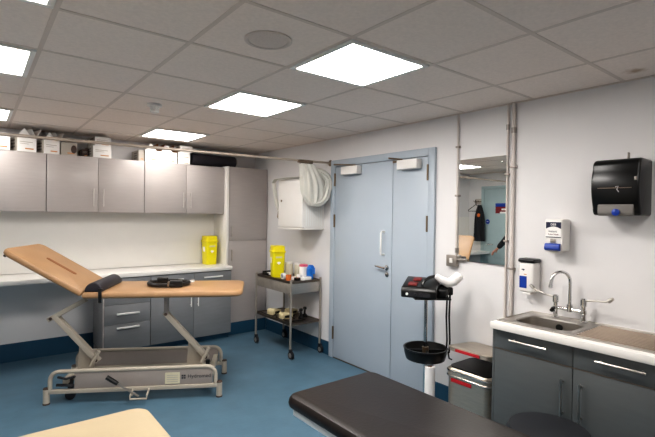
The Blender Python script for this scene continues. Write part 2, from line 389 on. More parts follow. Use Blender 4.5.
# ---- boxes on top of the wall cupboards
ZT = 2.1625
def carton(x, y, w, d, h, rz, label, flaps=False, prints='side', group='white storage boxes on the wall cupboards', z=ZT, roundlogo=False, m='card', side='cardgrey'):
    x, y = x*.976, y-.135; t = thing('storage_box', label, 'box', (x, y, z), rz, group)
    bm = MB()
    if flaps:
        th = .004
        bm.box(-w/2, w/2, -d/2, -d/2+th, 0, h); bm.box(-w/2, w/2, d/2-th, d/2, 0, h); bm.box(-w/2, -w/2+th, -d/2+th, d/2-th, 0, h); bm.box(w/2-th, w/2, -d/2+th, d/2-th, 0, h); bm.box(-w/2+th, w/2-th, -d/2+th, d/2-th, 0, th)
    else: bm.box(-w/2, w/2, -d/2, d/2, 0, h, .002)
    bm.build('body', m, t)
    MB().box(-w/2-.002, -w/2-.0005, -d/2+.003, d/2-.003, .004, h-.004).build('side_panel', side, t)
    p = MB()
    for k in range(3): p.box(-w/2-.004, -w/2-.0025, -d*.3, d*.1, h*(.25+.22*k), h*(.25+.22*k)+.016)
    p.build('side_print', 'print', t)
    p = MB(); p.box(-w*.1, w*.35, -d/2-.002, -d/2-.0005, h*.16, h*.24); p.build('front_print', 'oprint', t)
    p = MB(); p.box(-w*.38, w*.3, -d/2-.002, -d/2-.0005, h*.62, h*.66); p.box(-w*.38, w*.1, -d/2-.002, -d/2-.0005, h*.5, h*.53); p.build('fine_print', 'cardgrey', t)
    if roundlogo: MB().lathe([(0, 0), (.027, 0), (.027, .002), (0, .002)], sy=1.6, xf=T(w*.30, -d/2-.0005, h*.52) @ RX(90)).build('round_mark', 'dkbrown', t)
    if flaps:
        f = MB(); f.prism([(-w/2, h), (-w/2-.0, h+.004), (-w*.15, h+.085), (w*.2, h+.004), (w*.2, h)], -d/2+.001, -d/2+.004); f.build('front_flap', m, t)
        f = MB(); f.box(0, .003, -d/2+.006, d/2-.006, 0, .10, xf=T(w/2, 0, h+.002) @ RY(28)); f.box(0, .003, -d/2+.006, d/2-.006, 0, .09, xf=T(w/2-.006, 0, h+.002) @ RY(-22)); f.build('side_flap', 'cardbrown' if flaps == 2 else m, t)
    return t
carton(.165, 5.60, .165, .28, .150, 8, 'white storage box at the left edge, leftmost on the wall cupboards')
carton(.375, 5.62, .165, .28, .148, 14, 'white storage box with raised flaps, second from the left on the wall cupboards', 1)
carton(.595, 5.64, .145, .26, .140, 16, 'white storage box with raised flaps left of the grey carton with a round mark', 1)
carton(.785, 5.67, .15, .24, .135, 4, 'grey carton with a dark round mark on its front', 0, roundlogo=True, m='cardgrey')
carton(1.095, 5.63, .185, .28, .125, 6, 'white carton under another carton, left of the gap on the cupboards')
carton(1.105, 5.63, .165, .26, .100, 6, 'plain white carton on top of another, nearly touching the ceiling', z=ZT+.1265)
carton(.955, 5.68, .06, .2, .09, 0, 'small dark carton squeezed beside the stacked white cartons', m='dkbrown', side='dkbrown')
carton(1.527, 5.63, .06, .24, .125, 3, 'grey printed carton left of the two open white boxes', m='cardgrey')
carton(1.660, 5.615, .180, .26, .130, 1, 'open white box with a raised white and orange flap, under the ceiling light', 2)
carton(1.853, 5.615, .180, .26, .130, 0, 'open white box with brown flaps beside two small stacked cartons', 2)
carton(2.035, 5.60, .145, .24, .072, 0, 'small white carton at the bottom of the stack beside the black roll')
carton(2.035, 5.60, .145, .24, .070, 0, 'small white carton in the middle of the stack beside the black roll', z=ZT+.0735)
carton(2.06, 5.60, .15, .24, .080, 0, 'flat white carton with an orange edge, on top of the stack by the black roll', z=ZT+.145)
t = thing('rolled_mat', 'long black rolled mat lying on top of the tall cupboard and wall cupboard', 'rolled mat', (2.405, 5.45, 2.1775))
m = MB().lathe([(0, -.30), (.066, -.30), (.072, -.294), (.072, .294), (.066, .30), (0, .30)], xf=T(0, 0, .072) @ RY(90)); m.build('roll', 'blackv', t)
MB().lathe([(.060, 0), (.069, 0), (.069, .006), (.060, .006)], xf=T(.301, 0, .072) @ RY(90)).build('end_band', 'cardgrey', t)

# ---- curtain rail + curtain
YR, ZR = 3.93, 2.155
t = thing('curtain_rail', 'long thin curtain rail crossing the room to the door frame', 'curtain rail', (XW, YR, ZR))
MB().cyl((XL+.002, 4.33, ZR), (XW-.012, YR, ZR), .0125, n=12).build('rail', 'rail', t, True)
MB().lathe([(0, 0), (.035, 0), (.035, .004), (.018, .012), (0, .012)], xf=T(XW-.0005, YR, ZR) @ RY(-90)).build('wall_flange', 'bronze', t, True)
MB().box(2.705, 2.89, YR-.0, YR+.042, ZR-.026, ZR+.008, .006).build('rail_sleeve', 'bronze', t, True)
t = thing('gathered_curtain', 'off-white curtain gathered and tied up in a bundle from the curtain rail', 'curtain', (2.88, YR, 1.75))
def fold_ring(cx, cy, z, rx, ry, nf, amp, ph, n=96):
    return [(cx + rx*math.cos(a)*(1+amp*math.sin(nf*a+ph)), cy + ry*math.sin(a)*(1+amp*math.sin(nf*a+ph)), z) for a in [2*PI*j/n for j in range(n)]]
def loft(rings):
    b = MB(); t_ = bmesh.new(); rs = [[t_.verts.new(p) for p in r] for r in rings]; n = len(rs[0])
    for A, B in zip(rs, rs[1:]):
        for j in range(n): t_.faces.new((A[j], A[(j+1) % n], B[(j+1) % n], B[j]))
    t_.faces.new(rs[0][::-1]); t_.faces.new(rs[-1]); bmesh.ops.recalc_face_normals(t_, faces=t_.faces[:]); b.add(t_); return b
rings = []
for i in range(15):
    u = i/14
    cx = 2.80 + .10*u + .03*math.sin(u*PI); z = 2.115 - .44*u
    rx = .085 + .055*math.sin(u*PI*.8) - .055*max(0, u-.75)*4; ry = .05 + .035*math.sin(u*PI)
    rings.append(fold_ring(cx, YR-.005, z, rx, ry, 11, .17*(1-.3*u), 1.2*u, 110))
loft(rings).build('hanging_folds', 'cloth', t, True, 60)
rings = []
path = bez((2.90, YR-.01, 2.06), (3.13, YR-.02, 2.02), (3.045, YR-.02, 1.84), 7) + bez((3.045, YR-.02, 1.84), (3.02, YR-.03, 1.70), (2.85, YR-.035, 1.69), 7)[1:]
bm_ = MB(); 
def ribbed(path, r, ry, nf, amp, n=72):
    rr = []
    for i, p in enumerate(path):
        a = path[max(0, i-1)]; b = path[min(len(path)-1, i+1)]; d = (b-a).normalized(); w = Vector((0, 1, 0)); u = w.cross(d).normalized()
        k = math.sin(PI*min(1, max(0, (i+.6)/(len(path)+.2))))**.5
        rr.append([tuple(p + (u*math.cos(q)*r + w*math.sin(q)*ry)*k*(1+amp*math.sin(nf*q+.3*i))) for q in [2*PI*j/n for j in range(n)]])
    return rr
loft(ribbed(path, .062, .055, 9, .14)).build('tied_loop', 'cloth', t, True, 60)
hk = MB()
for k in range(7): hk.tube([(2.73+.03*k, YR+.02, ZR-.031), (2.735+.03*k, YR+.015, ZR-.045), (2.73+.03*k, YR+.01, ZR-.06)], .003, 6)
hk.build('hook', 'bronze', t, True)
t = thing('curtain_tieback', 'white cloth strap looped from the curtain to a hook on the wall', 'tieback', (2.80, 4.30, 1.98))
MB().tube([(2.795, 4.03, 1.985), (2.79, 4.25, 1.99), (2.785, 4.52, 1.985), (2.80, 4.60, 1.95), (2.83, 4.61, 1.80), (2.86, 4.615, 1.68), (2.90, 4.615, 1.62)], .024, 8, flat=.3).build('strap', 'cloth', t, True)
MB().tube([(XW-.002, 4.63, 1.64), (2.91, 4.625, 1.63), (2.885, 4.62, 1.60), (2.875, 4.62, 1.54), (2.90, 4.62, 1.505), (2.94, 4.62, 1.535)], .010, 8).build('hook', 'bronze', t, True)

# ---- white wall cabinet by the door
t = thing('wall_mounted_cabinet', 'white lockable cabinet on the wall behind the tied curtain', 'cabinet', (3.0, 4.28, 1.42))
MB().box(2.845, XW-.001, 4.03, 4.53, 1.42, 2.0, .004).build('body', 'white', t, True)
d = MB().box(2.825, 2.844, 4.032, 4.528, 1.435, 1.998, .003).build('door', 'white', t, True)
kid(MB().lathe([(0, 0), (.013, 0), (.013, .005), (0, .005)], xf=T(2.825, 4.46, 1.73) @ RY(-90)), 'lock', 'bronze', t, d)
MB().box(2.82, XW-.001, 4.025, 4.535, 1.405, 1.419, .003).build('bottom_lip', 'white', t, True)
s = MB()
for k in range(8): s.box(2.87+.03*k, 2.882+.03*k, 4.027, 4.029, 1.45, 1.97)
s.build('side_ribs', 'whitemetal', t, True)

# ------------------------------------------------------------------ right wall fittings
def conduit(y, z0, z1, r, label, joints, clips):
    t = thing('conduit_pipe', label, 'pipe', (XW, y, z0), group='conduit pipes on the right wall')
    MB().cyl((XW-r-.004, y, z0), (XW-r-.004, y, z1), r, n=12).build('pipe', 'conduit', t, True)
    for z in joints: MB().cyl((XW-r-.004, y, z-.02), (XW-r-.004, y, z+.02), r*1.35, n=12).build('coupler', 'socket', t, True)
    for z in clips: MB().box(XW-r*2-.008, XW-.0005, y-r*1.8, y+r*1.8, z-.008, z+.008, .002).build('clip', 'socket', t, True)
conduit(2.232, 1.262, H-.008, .009, 'thin vertical conduit left of the mirror ending at a metal switch box', (1.30,), (1.75, 2.15))
conduit(1.795, .66, H-.008, .009, 'thin grey conduit just right of the mirror, left of the thicker pipe', (2.25,), (1.9, 1.4))
conduit(1.745, .66, H-.008, .0135, 'thicker pale vertical pipe right of the mirror', (2.22,), (1.95, 1.2))
t = thing('switch_box', 'grey metal switch box on the wall below the mirror corner', 'switch', (XW, 2.262, 1.17))
MB().box(XW-.042, XW-.001, 2.212, 2.312, 1.165, 1.26, .005).build('box', 'socket', t, True)
MB().box(XW-.049, XW-.0425, 2.245, 2.275, 1.195, 1.235, .003).build('rocker', 'white', t, True)
MB().cyl((XW-.02, 2.211, 1.225), (XW-.02, 2.135, 1.225), .010, n=10).build('conduit_elbow', 'socket', t, True)
MIRROR_TILT = -2.3
t = thing('wall_mirror', 'tall frameless mirror on the wall between two conduits', 'mirror', (XW-.012, 2.008, 1.22))
t.rotation_euler = (0, 0, R(MIRROR_TILT)); t.matrix_basis = T(XW-.012, 2.008, 1.22) @ RZ(MIRROR_TILT)
MB().box(-.003, .003, -.212, .212, 0, .822).build('glass', 'mirror', t)
for y, z in ((-.18, .775), (.18, .775)):
    MB().lathe([(0, 0), (.009, 0), (.006, .006), (0, .007)], xf=T(-.0032, y, z) @ RY(-90)).build('screw_cap', 'chrome', t)

t = thing('soap_dispenser', 'white wall soap dispenser with a blue push bar above the tap', 'soap dispenser', (3.02, 1.40, 1.36))
MB().box(3.02, XW-.001, 1.34, 1.462, 1.358, 1.572, .012, 3).build('body', 'white', t, True)
MB().box(3.0175, 3.0195, 1.352, 1.45, 1.45, 1.556).build('label_plate', 'card', t, True)
p = MB().prism([(1.352, 1.552), (1.45, 1.552), (1.45, 1.507)] + [(1.45-.098*k/8, 1.507+.016*math.sin(PI*k/8)) for k in range(1, 8)] + [(1.352, 1.507)], 3.0155, 3.017, 'x'); p.build('navy_band', 'navy', t, True)
p = MB(); p.text('DEB', .020, onB(3.0148, 1.401, 1.535)); p.build('band_lettering', 'card', t, True)
p = MB(); p.text('Instant', .020, onB(3.0165, 1.405, 1.490)); p.build('lettering', 'navy', t, True)
p = MB(); p.text('Foam Wash', .014, onB(3.0165, 1.401, 1.470)); p.build('red_lettering', 'dkred', t, True)
MB().box(3.0155, 3.017, 1.352, 1.45, 1.449, 1.454).build('navy_line', 'navy', t, True)
MB().box(3.013, 3.0195, 1.385, 1.42, 1.415, 1.440, .002).build('window', 'socket', t, True)
MB().prism([(3.018, 1.412), (3.000, 1.405), (2.992, 1.375), (3.006, 1.362), (3.019, 1.362)], 1.352, 1.452, 'y', .004).build('push_bar', 'blue', t, True)
MB().box(3.03, 3.09, 1.37, 1.43, 1.345, 1.357, .003).build('nozzle', 'white', t, True)
t = thing('lotion_dispenser', 'white dispenser bottle with a black cap and blue label on the wall', 'dispenser', (3.06, 1.588, 1.05))
MB().box(3.03, 3.128, 1.535, 1.645, 1.055, 1.262, .016, 3).build('bottle', 'white', t, True)
MB().box(3.022, 3.128, 1.530, 1.650, 1.2625, 1.292, .012, 3).build('cap', 'black', t, True)
MB().box(3.028, 3.0295, 1.584, 1.636, 1.085, 1.168).build('blue_label', 'blue', t, True)
p = MB().prism([(1.625, 1.215), (1.612, 1.219), (1.598, 1.215), (1.606, 1.206)], 3.028, 3.0295, 'x'); p.build('wing_mark', 'navy', t, True)
MB().box(3.028, 3.0295, 1.585, 1.605, 1.178, 1.184).build('yellow_mark', 'oprint', t, True)
MB().box(3.04, 3.115, 1.56, 1.62, 1.038, 1.0545, .005).build('nozzle', 'white', t, True)
t = thing('towel_dispenser', 'glossy black paper towel dispenser on the wall above the drainer', 'towel dispenser', (2.95, .985, 1.59))
prof = [(XW-.001, 1.60), (2.95, 1.60), (2.935, 1.625)] + [(2.935-.03*math.sin(PI*k/10*.9), 1.64+.235*k/10) for k in range(11)] + arc(2.972, 1.885, .046, 170, 95, 5) + [(XW-.001, 1.93)]
MB().prism(prof, .885, 1.135, 'y', .012, 3).build('cover', 'gloss', t, True)
MB().prism([(2.930, 1.596), (2.918, 1.612), (2.920, 1.660), (2.932, 1.668), (2.945, 1.60)], .915, 1.10, 'y', .004).build('front_plate', 'greyplate', t, True)
MB().lathe([(0, 0), (.020, 0), (.020, .010), (.010, .015), (0, .015)], xf=T(2.917, 1.0, 1.618) @ RY(-90)).build('feed_knob', 'blue', t, True)
MB().box(2.899, 2.905, .92, 1.095, 1.757, 1.7605, .001).build('trim_line', 'bronze', t, True)
p = MB(); p.tube([(2.901, 1.0, 1.765), (2.901, .985, 1.768), (2.901, .992, 1.75), (2.902, .982, 1.735)], .004, 6); p.build('silver_mark', 'chrome', t, True)
MB().box(3.03, 3.06, .98, .985, 1.931, 1.975, .001).build('key_tab', 'socket', t, True)
MB().box(2.896, 2.903, 0.895, 0.905, 1.80, 1.82, .001).build('side_light', 'socket', t, True)

# ---- sink unit
XS0, XF = 2.60, 2.62
t = thing('sink_cupboard', 'dark slate sink cupboard with two drawers and two doors on the right', 'sink cupboard', (XF, 1.10, 0))
MB().box(XF+.02, XW-.014, .10, 1.574, .10, .70).build('carcass', 'sinkcab', t, True)
MB().box(XF, XW-.014, 1.5745, 1.588, .02, .872, .001).build('side_panel', 'sinkcab', t, True)
MB().box(XF+.02, XF+.03, .10, 1.574, .705, .872).build('front_rail', 'sinkcab', t, True)
for a, c, hy in ((1.098, 1.573, 1.145), (.602, 1.094, 1.048), (.12, .598, .56)):
    d = MB().box(XF, XF+.019, a, c, .748, .870, .0015).build('drawer', 'sinkcab', t, True)
    hc = (a+c)/2 + .01
    kid(bar((XF, hc-.115, .82), (XF, hc+.115, .82), (-.03, 0, 0), .0065), 'handle', 'steel', t, d)
    d = MB().box(XF, XF+.019, a, c, .10, .744, .0015).build('door', 'sinkcab', t, True)
    kid(bar((XF, hy, .46), (XF, hy, .675), (-.03, 0, 0), .0065), 'handle', 'steel', t, d)
MB().box(XF+.05, XF+.065, .10, 1.573, .001, .098).build('plinth', 'rubber', t, True)
MB().box(XF-.0025, XF-.0001, .12, 1.573, .7445, .7475).build('edge_strip', 'bronze', t, True)
# worktop with the hole for the bowl
BX0, BX1, BY0, BY1 = 2.725, 2.985, 1.17, 1.515
w = MB(); w.box(XS0, XW-.002, .08, BY0-.03, .874, .912, .006); w.box(XS0, XW-.002, BY1+.03, 1.590, .874, .912, .006); w.box(XS0, BX0-.03, BY0-.03, BY1+.03, .874, .912); w.box(BX1+.03, XW-.002, BY0-.03, BY1+.03, .874, .912)
w.box(XS0-.012, XS0+.002, .08, 1.590, .870, .914, .005)
tag(w.build('sink_worktop', 'splash'), 'white-edged worktop around the steel sink', 'worktop')
t = thing('steel_sink', 'stainless steel sink with a bowl and ribbed drainer set in the worktop', 'sink', (2.88, 1.1, .913))
def sink():
    b = bmesh.new()
    def ring(pts, z): return [b.verts.new((x, y, z)) for x, y in pts]
    def strip(A, B):
        n = len(A)
        for j in range(n): b.faces.new((A[j], A[(j+1) % n], B[(j+1) % n], B[j]))
    r0 = ring(rrect(BX0-.006, BX1+.006, BY0-.006, BY1+.006, .075, 8), .916); r1 = ring(rrect(BX0, BX1, BY0, BY1, .07, 8), .909)
    r2 = ring(rrect(BX0+.012, BX1-.012, BY0+.012, BY1-.012, .06, 8), .78); r3 = ring(rrect(BX0+.04, BX1-.04, BY0+.04, BY1-.04, .04, 8), .762)
    strip(r0, r1); strip(r1, r2); strip(r2, r3); b.faces.new(r3)
    # deck
    X0, X1, Y0, Y1 = 2.655, 3.095, .10, 1.572
    n = len(r0)
    out = [b.verts.new((min(max(x0_, X0), X1), min(max(y0_, BY0-.03), Y1), .916)) for x0_, y0_ in
           [((BX0+BX1)/2 + (x-(BX0+BX1)/2)*9, (BY0+BY1)/2 + (y-(BY0+BY1)/2)*9) for x, y in rrect(BX0, BX1, BY0, BY1, .07, 8)]]
    for j in range(n):
        try: b.faces.new((out[j], out[(j+1) % n], r0[(j+1) % n], r0[j]))
        except ValueError: pass
    bmesh.ops.remove_doubles(b, verts=out, dist=.0005)
    bmesh.ops.recalc_face_normals(b, faces=b.faces[:])
    return b
m = MB(); m.add(sink())
m.box(2.655, 3.095, .10, BY0-.03, .9125, .916, .001)
m.build('bowl', 'steel', t, True)
d = MB()
for k in range(11): d.tube([(2.70+.033*k, BY0-.06, .9165), (2.70+.033*k, .12, .9165)], .006, 8)
d.build('drainer_ribs', 'ribs', t, True)
r = MB(); r.box(2.648, 2.656, .10, 1.580, .9125, .920, .002); r.box(3.094, 3.102, .10, 1.580, .9125, .920, .002); r.box(2.656, 3.094, 1.572, 1.580, .9125, .920, .002); r.build('rim', 'steel', t, True)
MB().lathe([(0, 0), (.022, 0), (.022, .004), (.014, .006), (0, .003)], xf=T(2.972, 1.33, .87) @ RY(-90)).build('overflow', 'black', t, True)
# taps
t = thing('mixer_tap', 'chrome bridge mixer tap with a swan neck and two long elbow levers', 'tap', (3.045, 1.30, .9165))
TX = 3.045
body = MB()
for y in (1.39, 1.215):
    body.lathe([(0, 0), (.026, 0), (.026, .006), (.016, .012), (.014, .05), (.018, .055), (.018, .075), (.013, .08), (.013, .10), (.019, .104), (.019, .145), (.012, .152), (0, .152)], xf=T(TX, y, .9168), n=18)
body.tube([(TX, 1.39, .985), (TX, 1.30, .985), (TX, 1.215, .985)], .011, 12); body.lathe([(0, -.018), (.018, -.015), (.018, .03), (.013, .035), (0, .035)], xf=T(TX, 1.30, .985), n=16)
body.build('body', 'chrome', t, True)
sp = [(TX, 1.30, 1.02), (TX, 1.30, 1.16)] + [(TX-.055+.055*math.cos(R(a)), 1.30+.035-.035*math.cos(R(a)), 1.165+.065*math.sin(R(a))) for a in range(15, 181, 15)] + [(TX-.112, 1.372, 1.145)]
MB().tube(sp, .0105, 12).build('spout', 'chrome', t, True)
MB().cyl((TX-.112, 1.372, 1.147), (TX-.112, 1.372, 1.128), .0135, n=14).build('spout_tip', 'chrome', t, True)
for y, q in ((1.39, [(TX, 1.39, 1.052), (TX-.02, 1.44, 1.062), (TX-.05, 1.50, 1.09), (TX-.06, 1.52, 1.108)]), (1.215, [(TX, 1.215, 1.055), (TX-.02, 1.15, 1.066), (TX-.045, 1.07, 1.075), (TX-.055, 1.045, 1.09)])):
    h = MB().tube(q, .0055, 8); h.lathe([(0, -.02), (.011, -.014), (.012, 0), (.009, .02), (0, .024)], n=12, xf=T(*q[-1]) @ RX(-50 if y > 1.3 else 50)); h.build('elbow_lever', 'steel', t, True)
MB().lathe([(0, -.02), (.012, -.018), (.014, .01), (0, .02)], n=12, xf=T(TX-.03, 1.395, .975) @ RX(35)).build('black_knob', 'black', t, True)

# ------------------------------------------------------------------ trolley
TX0, TX1, TY0, TY1 = 2.70, 3.10, 4.05, 4.81
t = thing('steel_trolley', 'steel two-shelf instrument trolley on castors by the blue doors', 'trolley', ((TX0+TX1)/2, (TY0+TY1)/2, 0))
for x in (TX0, TX1):
    for y in (TY0, TY1):
        lg = MB().cyl((x, y, .105), (x, y, .86), .0125, n=12).build('leg', 'darksteel', t, True)
        c = MB(); c.box(x-.014, x+.014, y-.03, y+.012, .075, .104, .003); c.cyl((x-.013, y-.018, .043), (x+.013, y-.018, .043), .042, n=20); kid(c, 'castor', 'rubber', t, lg)
        c = MB().cyl((x-.0145, y-.018, .043), (x+.0145, y-.018, .043), .026, n=16); kid(c, 'castor_hub', 'socket', t, lg)
def tray(z, lip, name):
    b = MB(); b.box(TX0+.014, TX1-.014, TY0+.0, TY1, z, z+.006)
    b.box(TX0+.006, TX0+.013, TY0+.013, TY1-.013, z-.014, z+lip); b.box(TX1-.013, TX1-.006, TY0+.013, TY1-.013, z-.014, z+lip)
    b.box(TX0+.013, TX1-.013, TY0-.006, TY0, z-.014, z+lip); b.box(TX0+.013, TX1-.013, TY1, TY1+.006, z-.014, z+lip)
    b.build(name, 'ribs', t, True)
tray(.828, .014, 'top_shelf'); tray(.368, .014, 'lower_shelf')
d = MB().box(TX0+.016, TX1-.03, TY0+.06, TY1-.03, .70, .80, .002).build('drawer', 'darksteel', t, True)
d = MB().box(TX0+.001, TX0+.015, TY0+.016, TY1-.016, .70, .81, .002).build('drawer_front', 'darksteel', t, True)
MB().box(TX0+.016, TX1-.016, TY0+.002, TY0+.012, .70, .81, .001).build('side_plate', 'steel', t, True)
ZS, ZL = .8345, .3745
def sharps(x, y, z, s, label, rz=0):
    t = thing('sharps_bin', label, 'sharps bin', (x, y, z), rz, 'yellow sharps bins')
    h = .30*s; w = .062*s; d_ = .075*s
    def ring(k, zz): return [(px, py, zz) for px, py in rrect(-w*k, w*k, -d_*k, d_*k, .02*s, 4)]
    loft([ring(.86, 0), ring(.9, .01), ring(1.0, h*.78)]).build('body', 'yellow', t)
    loft([ring(1.07, h*.783), ring(1.1, h*.79), ring(1.1, h*.83), ring(1.0, h*.85), ring(.97, h*.99), ring(.9, h)]).build('lid', 'ylid', t)
    MB().box(-w*.5, w*.5, -d_*.97-.004, -d_*.93, h*.62, h*.67).build('label_strip', 'label', t)
    MB().lathe([(0, 0), (.020*s, 0), (.020*s, .003), (0, .003)], xf=T(0, -d_*.93, h*.47) @ RX(90), n=4).build('warning_label', 'card', t)
    MB().box(-w*1.0-.002, -w*.93, -d_*.3, d_*.3, h*.45, h*.62).build('side_label', 'card', t)
sharps(2.815, 4.52, ZS, 1.22, 'yellow sharps bin standing on the steel trolley', -20)
sharps(2.39, 5.50, .913, 1.22, 'yellow sharps bin standing on the white worktop')
def bottle(name, label, cat, x, y, z, prof, m, extra=None, group=None):
    t = thing(name, label, cat, (x, y, z), 0, group)
    MB().lathe(prof, n=20).build('body', m, t)
    if extra: extra(t)
    return t
def lid(m, r, z0, z1): return lambda t: MB().lathe([(0, z0), (r, z0), (r, z1-.004), (r-.004, z1), (0, z1)], n=20).build('lid', m, t)
bottle('storage_jar', 'cloudy tub of cotton beside the yellow sharps bin on the trolley', 'jar', 2.965, 4.50, ZS, [(0, 0), (.046, 0), (.05, .008), (.05, .135), (.045, .145), (0, .145)], 'jar', lid('white', .048, .1455, .165), 'tubs on the trolley')
bottle('storage_jar', 'cloudy tub at the wall, just right of the other cloudy tub', 'jar', 3.035, 4.40, ZS, [(0, 0), (.042, 0), (.046, .008), (.046, .13), (.041, .14), (0, .14)], 'jar', lid('white', .044, .1405, .16), 'tubs on the trolley')
bottle('wipes_tub', 'white tub with a pink lid on the trolley', 'tub', 3.03, 4.285, ZS, [(0, 0), (.044, 0), (.05, .008), (.05, .125), (.045, .13), (0, .13)], 'card', lid('pink', .05, .1305, .155), 'tubs on the trolley')
def trig(t):
    MB().lathe([(0, .141), (.022, .141), (.020, .158), (0, .158)], n=16).build('cap', 'brblue', t)
    MB().tube([(.0, 0, .148), (.01, -.035, .150), (.012, -.062, .125), (.012, -.064, .06)], .012, 8).build('handle', 'brblue', t)
bottle('spray_bottle', 'bright blue handled bottle at the wall end of the trolley', 'bottle', 3.035, 4.165, ZS, [(0, 0), (.036, 0), (.04, .006), (.04, .12), (.026, .14), (0, .14)], 'brblue', trig)
t = thing('tissue_box', 'small white box in front of the blue bottle on the trolley', 'box', (2.94, 4.105, ZS), 8)
MB().box(-.055, .055, -.03, .03, 0, .036, .003).build('body', 'card', t); MB().box(-.03, .03, -.010, .010, .0365, .038).build('slot', 'cardgrey', t)
t = thing('cream_pot', 'white round pot under the pink-lidded tub on the trolley', 'pot', (2.93, 4.225, ZS))
MB().lathe([(0, 0), (.03, 0), (.03, .035), (0, .035)], n=20).build('body', 'card', t); MB().lathe([(0, .0355), (.031, .0355), (.031, .05), (0, .05)], n=20).build('lid', 'card', t)
def tape(x, y, r, h, m, core, label, lying=False):
    t = thing('tape_roll', label, 'tape roll', (x, y, ZS), 0, 'tape rolls on the trolley')
    xf = T(0, 0, r) @ RY(90) @ T(0, 0, -h/2) if lying else T(0, 0, 0)
    MB().lathe([(r*.55, 0), (r, 0), (r, h), (r*.55, h), (r*.55, 0)], n=24, xf=xf).build('tape', m, t)
    MB().lathe([(r*.5, .001), (r*.54, .001), (r*.54, h-.001), (r*.5, h-.001), (r*.5, .001)], n=24, xf=xf).build('core', core, t)
tape(2.765, 4.20, .032, .06, 'orange', 'cardbrown', 'orange tape roll at the near corner of the trolley')
tape(2.765, 4.305, .034, .036, 'card', 'black', 'white tape roll with a dark core standing beside the sharps bin', True)
tape(2.84, 4.135, .036, .03, 'black', 'orange', 'flat black tape roll on the near edge of the trolley')
tape(2.85, 4.235, .034, .028, 'card', 'orange', 'flat white tape roll between the orange roll and the pot')
t = thing('instrument_tray', 'black instrument tray with a white cloth at the far end of the trolley', 'tray', (2.86, 4.70, ZS))
b = MB(); b.box(-.10, .10, -.07, .07, 0, .006); b.box(-.10, .10, .064, .07, .006, .045); b.box(-.10, -.094, -.07, .064, .006, .03); b.box(.094, .10, -.07, .064, .006, .045); b.build('tray', 'black', t)
MB().box(-.07, .06, -.06, .03, .0065, .028, .008).build('cloth', 'card', t)
# lower shelf kit
def module(x, y, rz, label, z=ZL):
    t = thing('electrode_box', label, 'electrotherapy unit', (x, y, z), rz, 'beige units on the lower shelf')
    MB().prism([(-.07, 0), (.07, 0), (.07, .05), (-.05, .07), (-.07, .05)], -.05, .05, 'y', .006).build('case', 'beige', t)
    MB().box(-.03, .04, -.0535, -.0505, .012, .04).build('panel', 'black', t)
    c = MB()
    for k in (-1, 1): c.tube([(-.02*k, -.055, .02), (-.04*k, -.09, .03), (-.07*k, -.10, .006), (-.10*k, -.06, .006)], .004, 6)
    c.build('cable', 'black', t)
module(2.83, 4.60, 10, 'beige unit at the far end of the lower trolley shelf')
module(2.82, 4.335, -12, 'beige unit with black leads in the middle of the lower trolley shelf')
module(3.00, 4.49, 20, 'beige unit nearest the wall on the lower trolley shelf')
for (x, y, lab) in ((2.955, 4.22, 'black knob-topped electrode nearer the trolley leg'), (3.045, 4.27, 'black knob-topped electrode nearer the wall')):
    t = thing('suction_electrode', lab, 'electrode', (x, y, ZL), 0, 'black electrodes on the lower shelf')
    MB().lathe([(0, 0), (.032, 0), (.03, .02), (.012, .04), (.012, .08), (0, .08)], n=18).build('cup', 'black', t)
    MB().lathe([(0, .081), (.02, .085), (.024, .10), (.018, .115), (0, .12)], n=16).build('knob', 'black', t)
cab = MB().tube(bez((2.735, 4.74, ZL+.007), (2.72, 4.60, ZL+.007), (2.735, 4.48, ZL+.007)) + bez((2.735, 4.47, ZL+.007), (2.76, 4.44, ZL+.06), (2.735, 4.40, ZL+.007)) + bez((2.735, 4.39, ZL+.007), (2.72, 4.20, ZL+.007), (2.78, 4.14, ZL+.007)) + [Vector((2.90, 4.12, ZL+.007)), Vector((2.96, 4.14, ZL+.007))], .005, 8).build('coiled_cable', 'black')
tag(cab, 'loose black cable lying over the lower trolley shelf', 'cable')

# ------------------------------------------------------------------ tan treatment couch
ANG = -29.5
HN = (.678, 4.083)
t = thing('treatment_couch', 'tan hydraulic treatment couch with raised headrest on a beige steel base', 'treatment couch', (*HN, 0), ANG)
W_, L_ = .64, 1.29
def cushion(x0, x1, y0, y1, z0, z1, rc, rb, xf=None, slot=None, corners=(1, 1, 1, 1)):
    def outline(d):
        pts = []
        for i, (cx, cy, a0) in enumerate(((x1, y1, 0), (x0, y1, 90), (x0, y0, 180), (x1, y0, 270))):
            r = rc if corners[i] else .012
            r = max(r-d, .004); sx = -1 if cx == x1 else 1; sy = -1 if cy == y1 else 1
            pts += arc(cx+sx*(d+r), cy+sy*(d+r), r, a0, a0+90, 6)
        return pts
    rr = []
    h = z1-z0; 
    for d, z in ((rb*.6, z0), (rb*.12, z0+rb*.4), (0, z0+h*.45), (rb*.1, z1-rb*.55), (rb*.38, z1-rb*.16), (rb*.9, z1)):
        rr.append([(p[0], p[1], z) for p in outline(d)])
    b = loft(rr)
    if xf:
        for v in b.bm.verts: v.co = xf @ v.co
    return b
cushion(.0, L_, 0, W_, .865, .915, .09, .025, corners=(1, 0, 0, 1)).build('seat_cushion', 'tan', t)
HX = T(-.004, 0, .872) @ RY(31)
hd = cushion(-.71, -.012, 0, W_, 0, .05, .07, .025, HX, corners=(0, 1, 1, 0)).build('headrest', 'tan', t)
sl = MB(xf=HX); sl.prism(rrect(-.49, -.21, W_/2-.022, W_/2+.022, .02), .0495, .0535, 'z'); o = sl.build('breathing_slot', 'cardbrown', None); o.parent = hd
sk = MB(xf=HX); sk.box(-.685, -.665, .03, .045, -.016, .004, .004); sk.box(-.66, -.03, .22, .42, -.016, .004); o = sk.build('headrest_frame', 'rubber', None); o.parent = hd
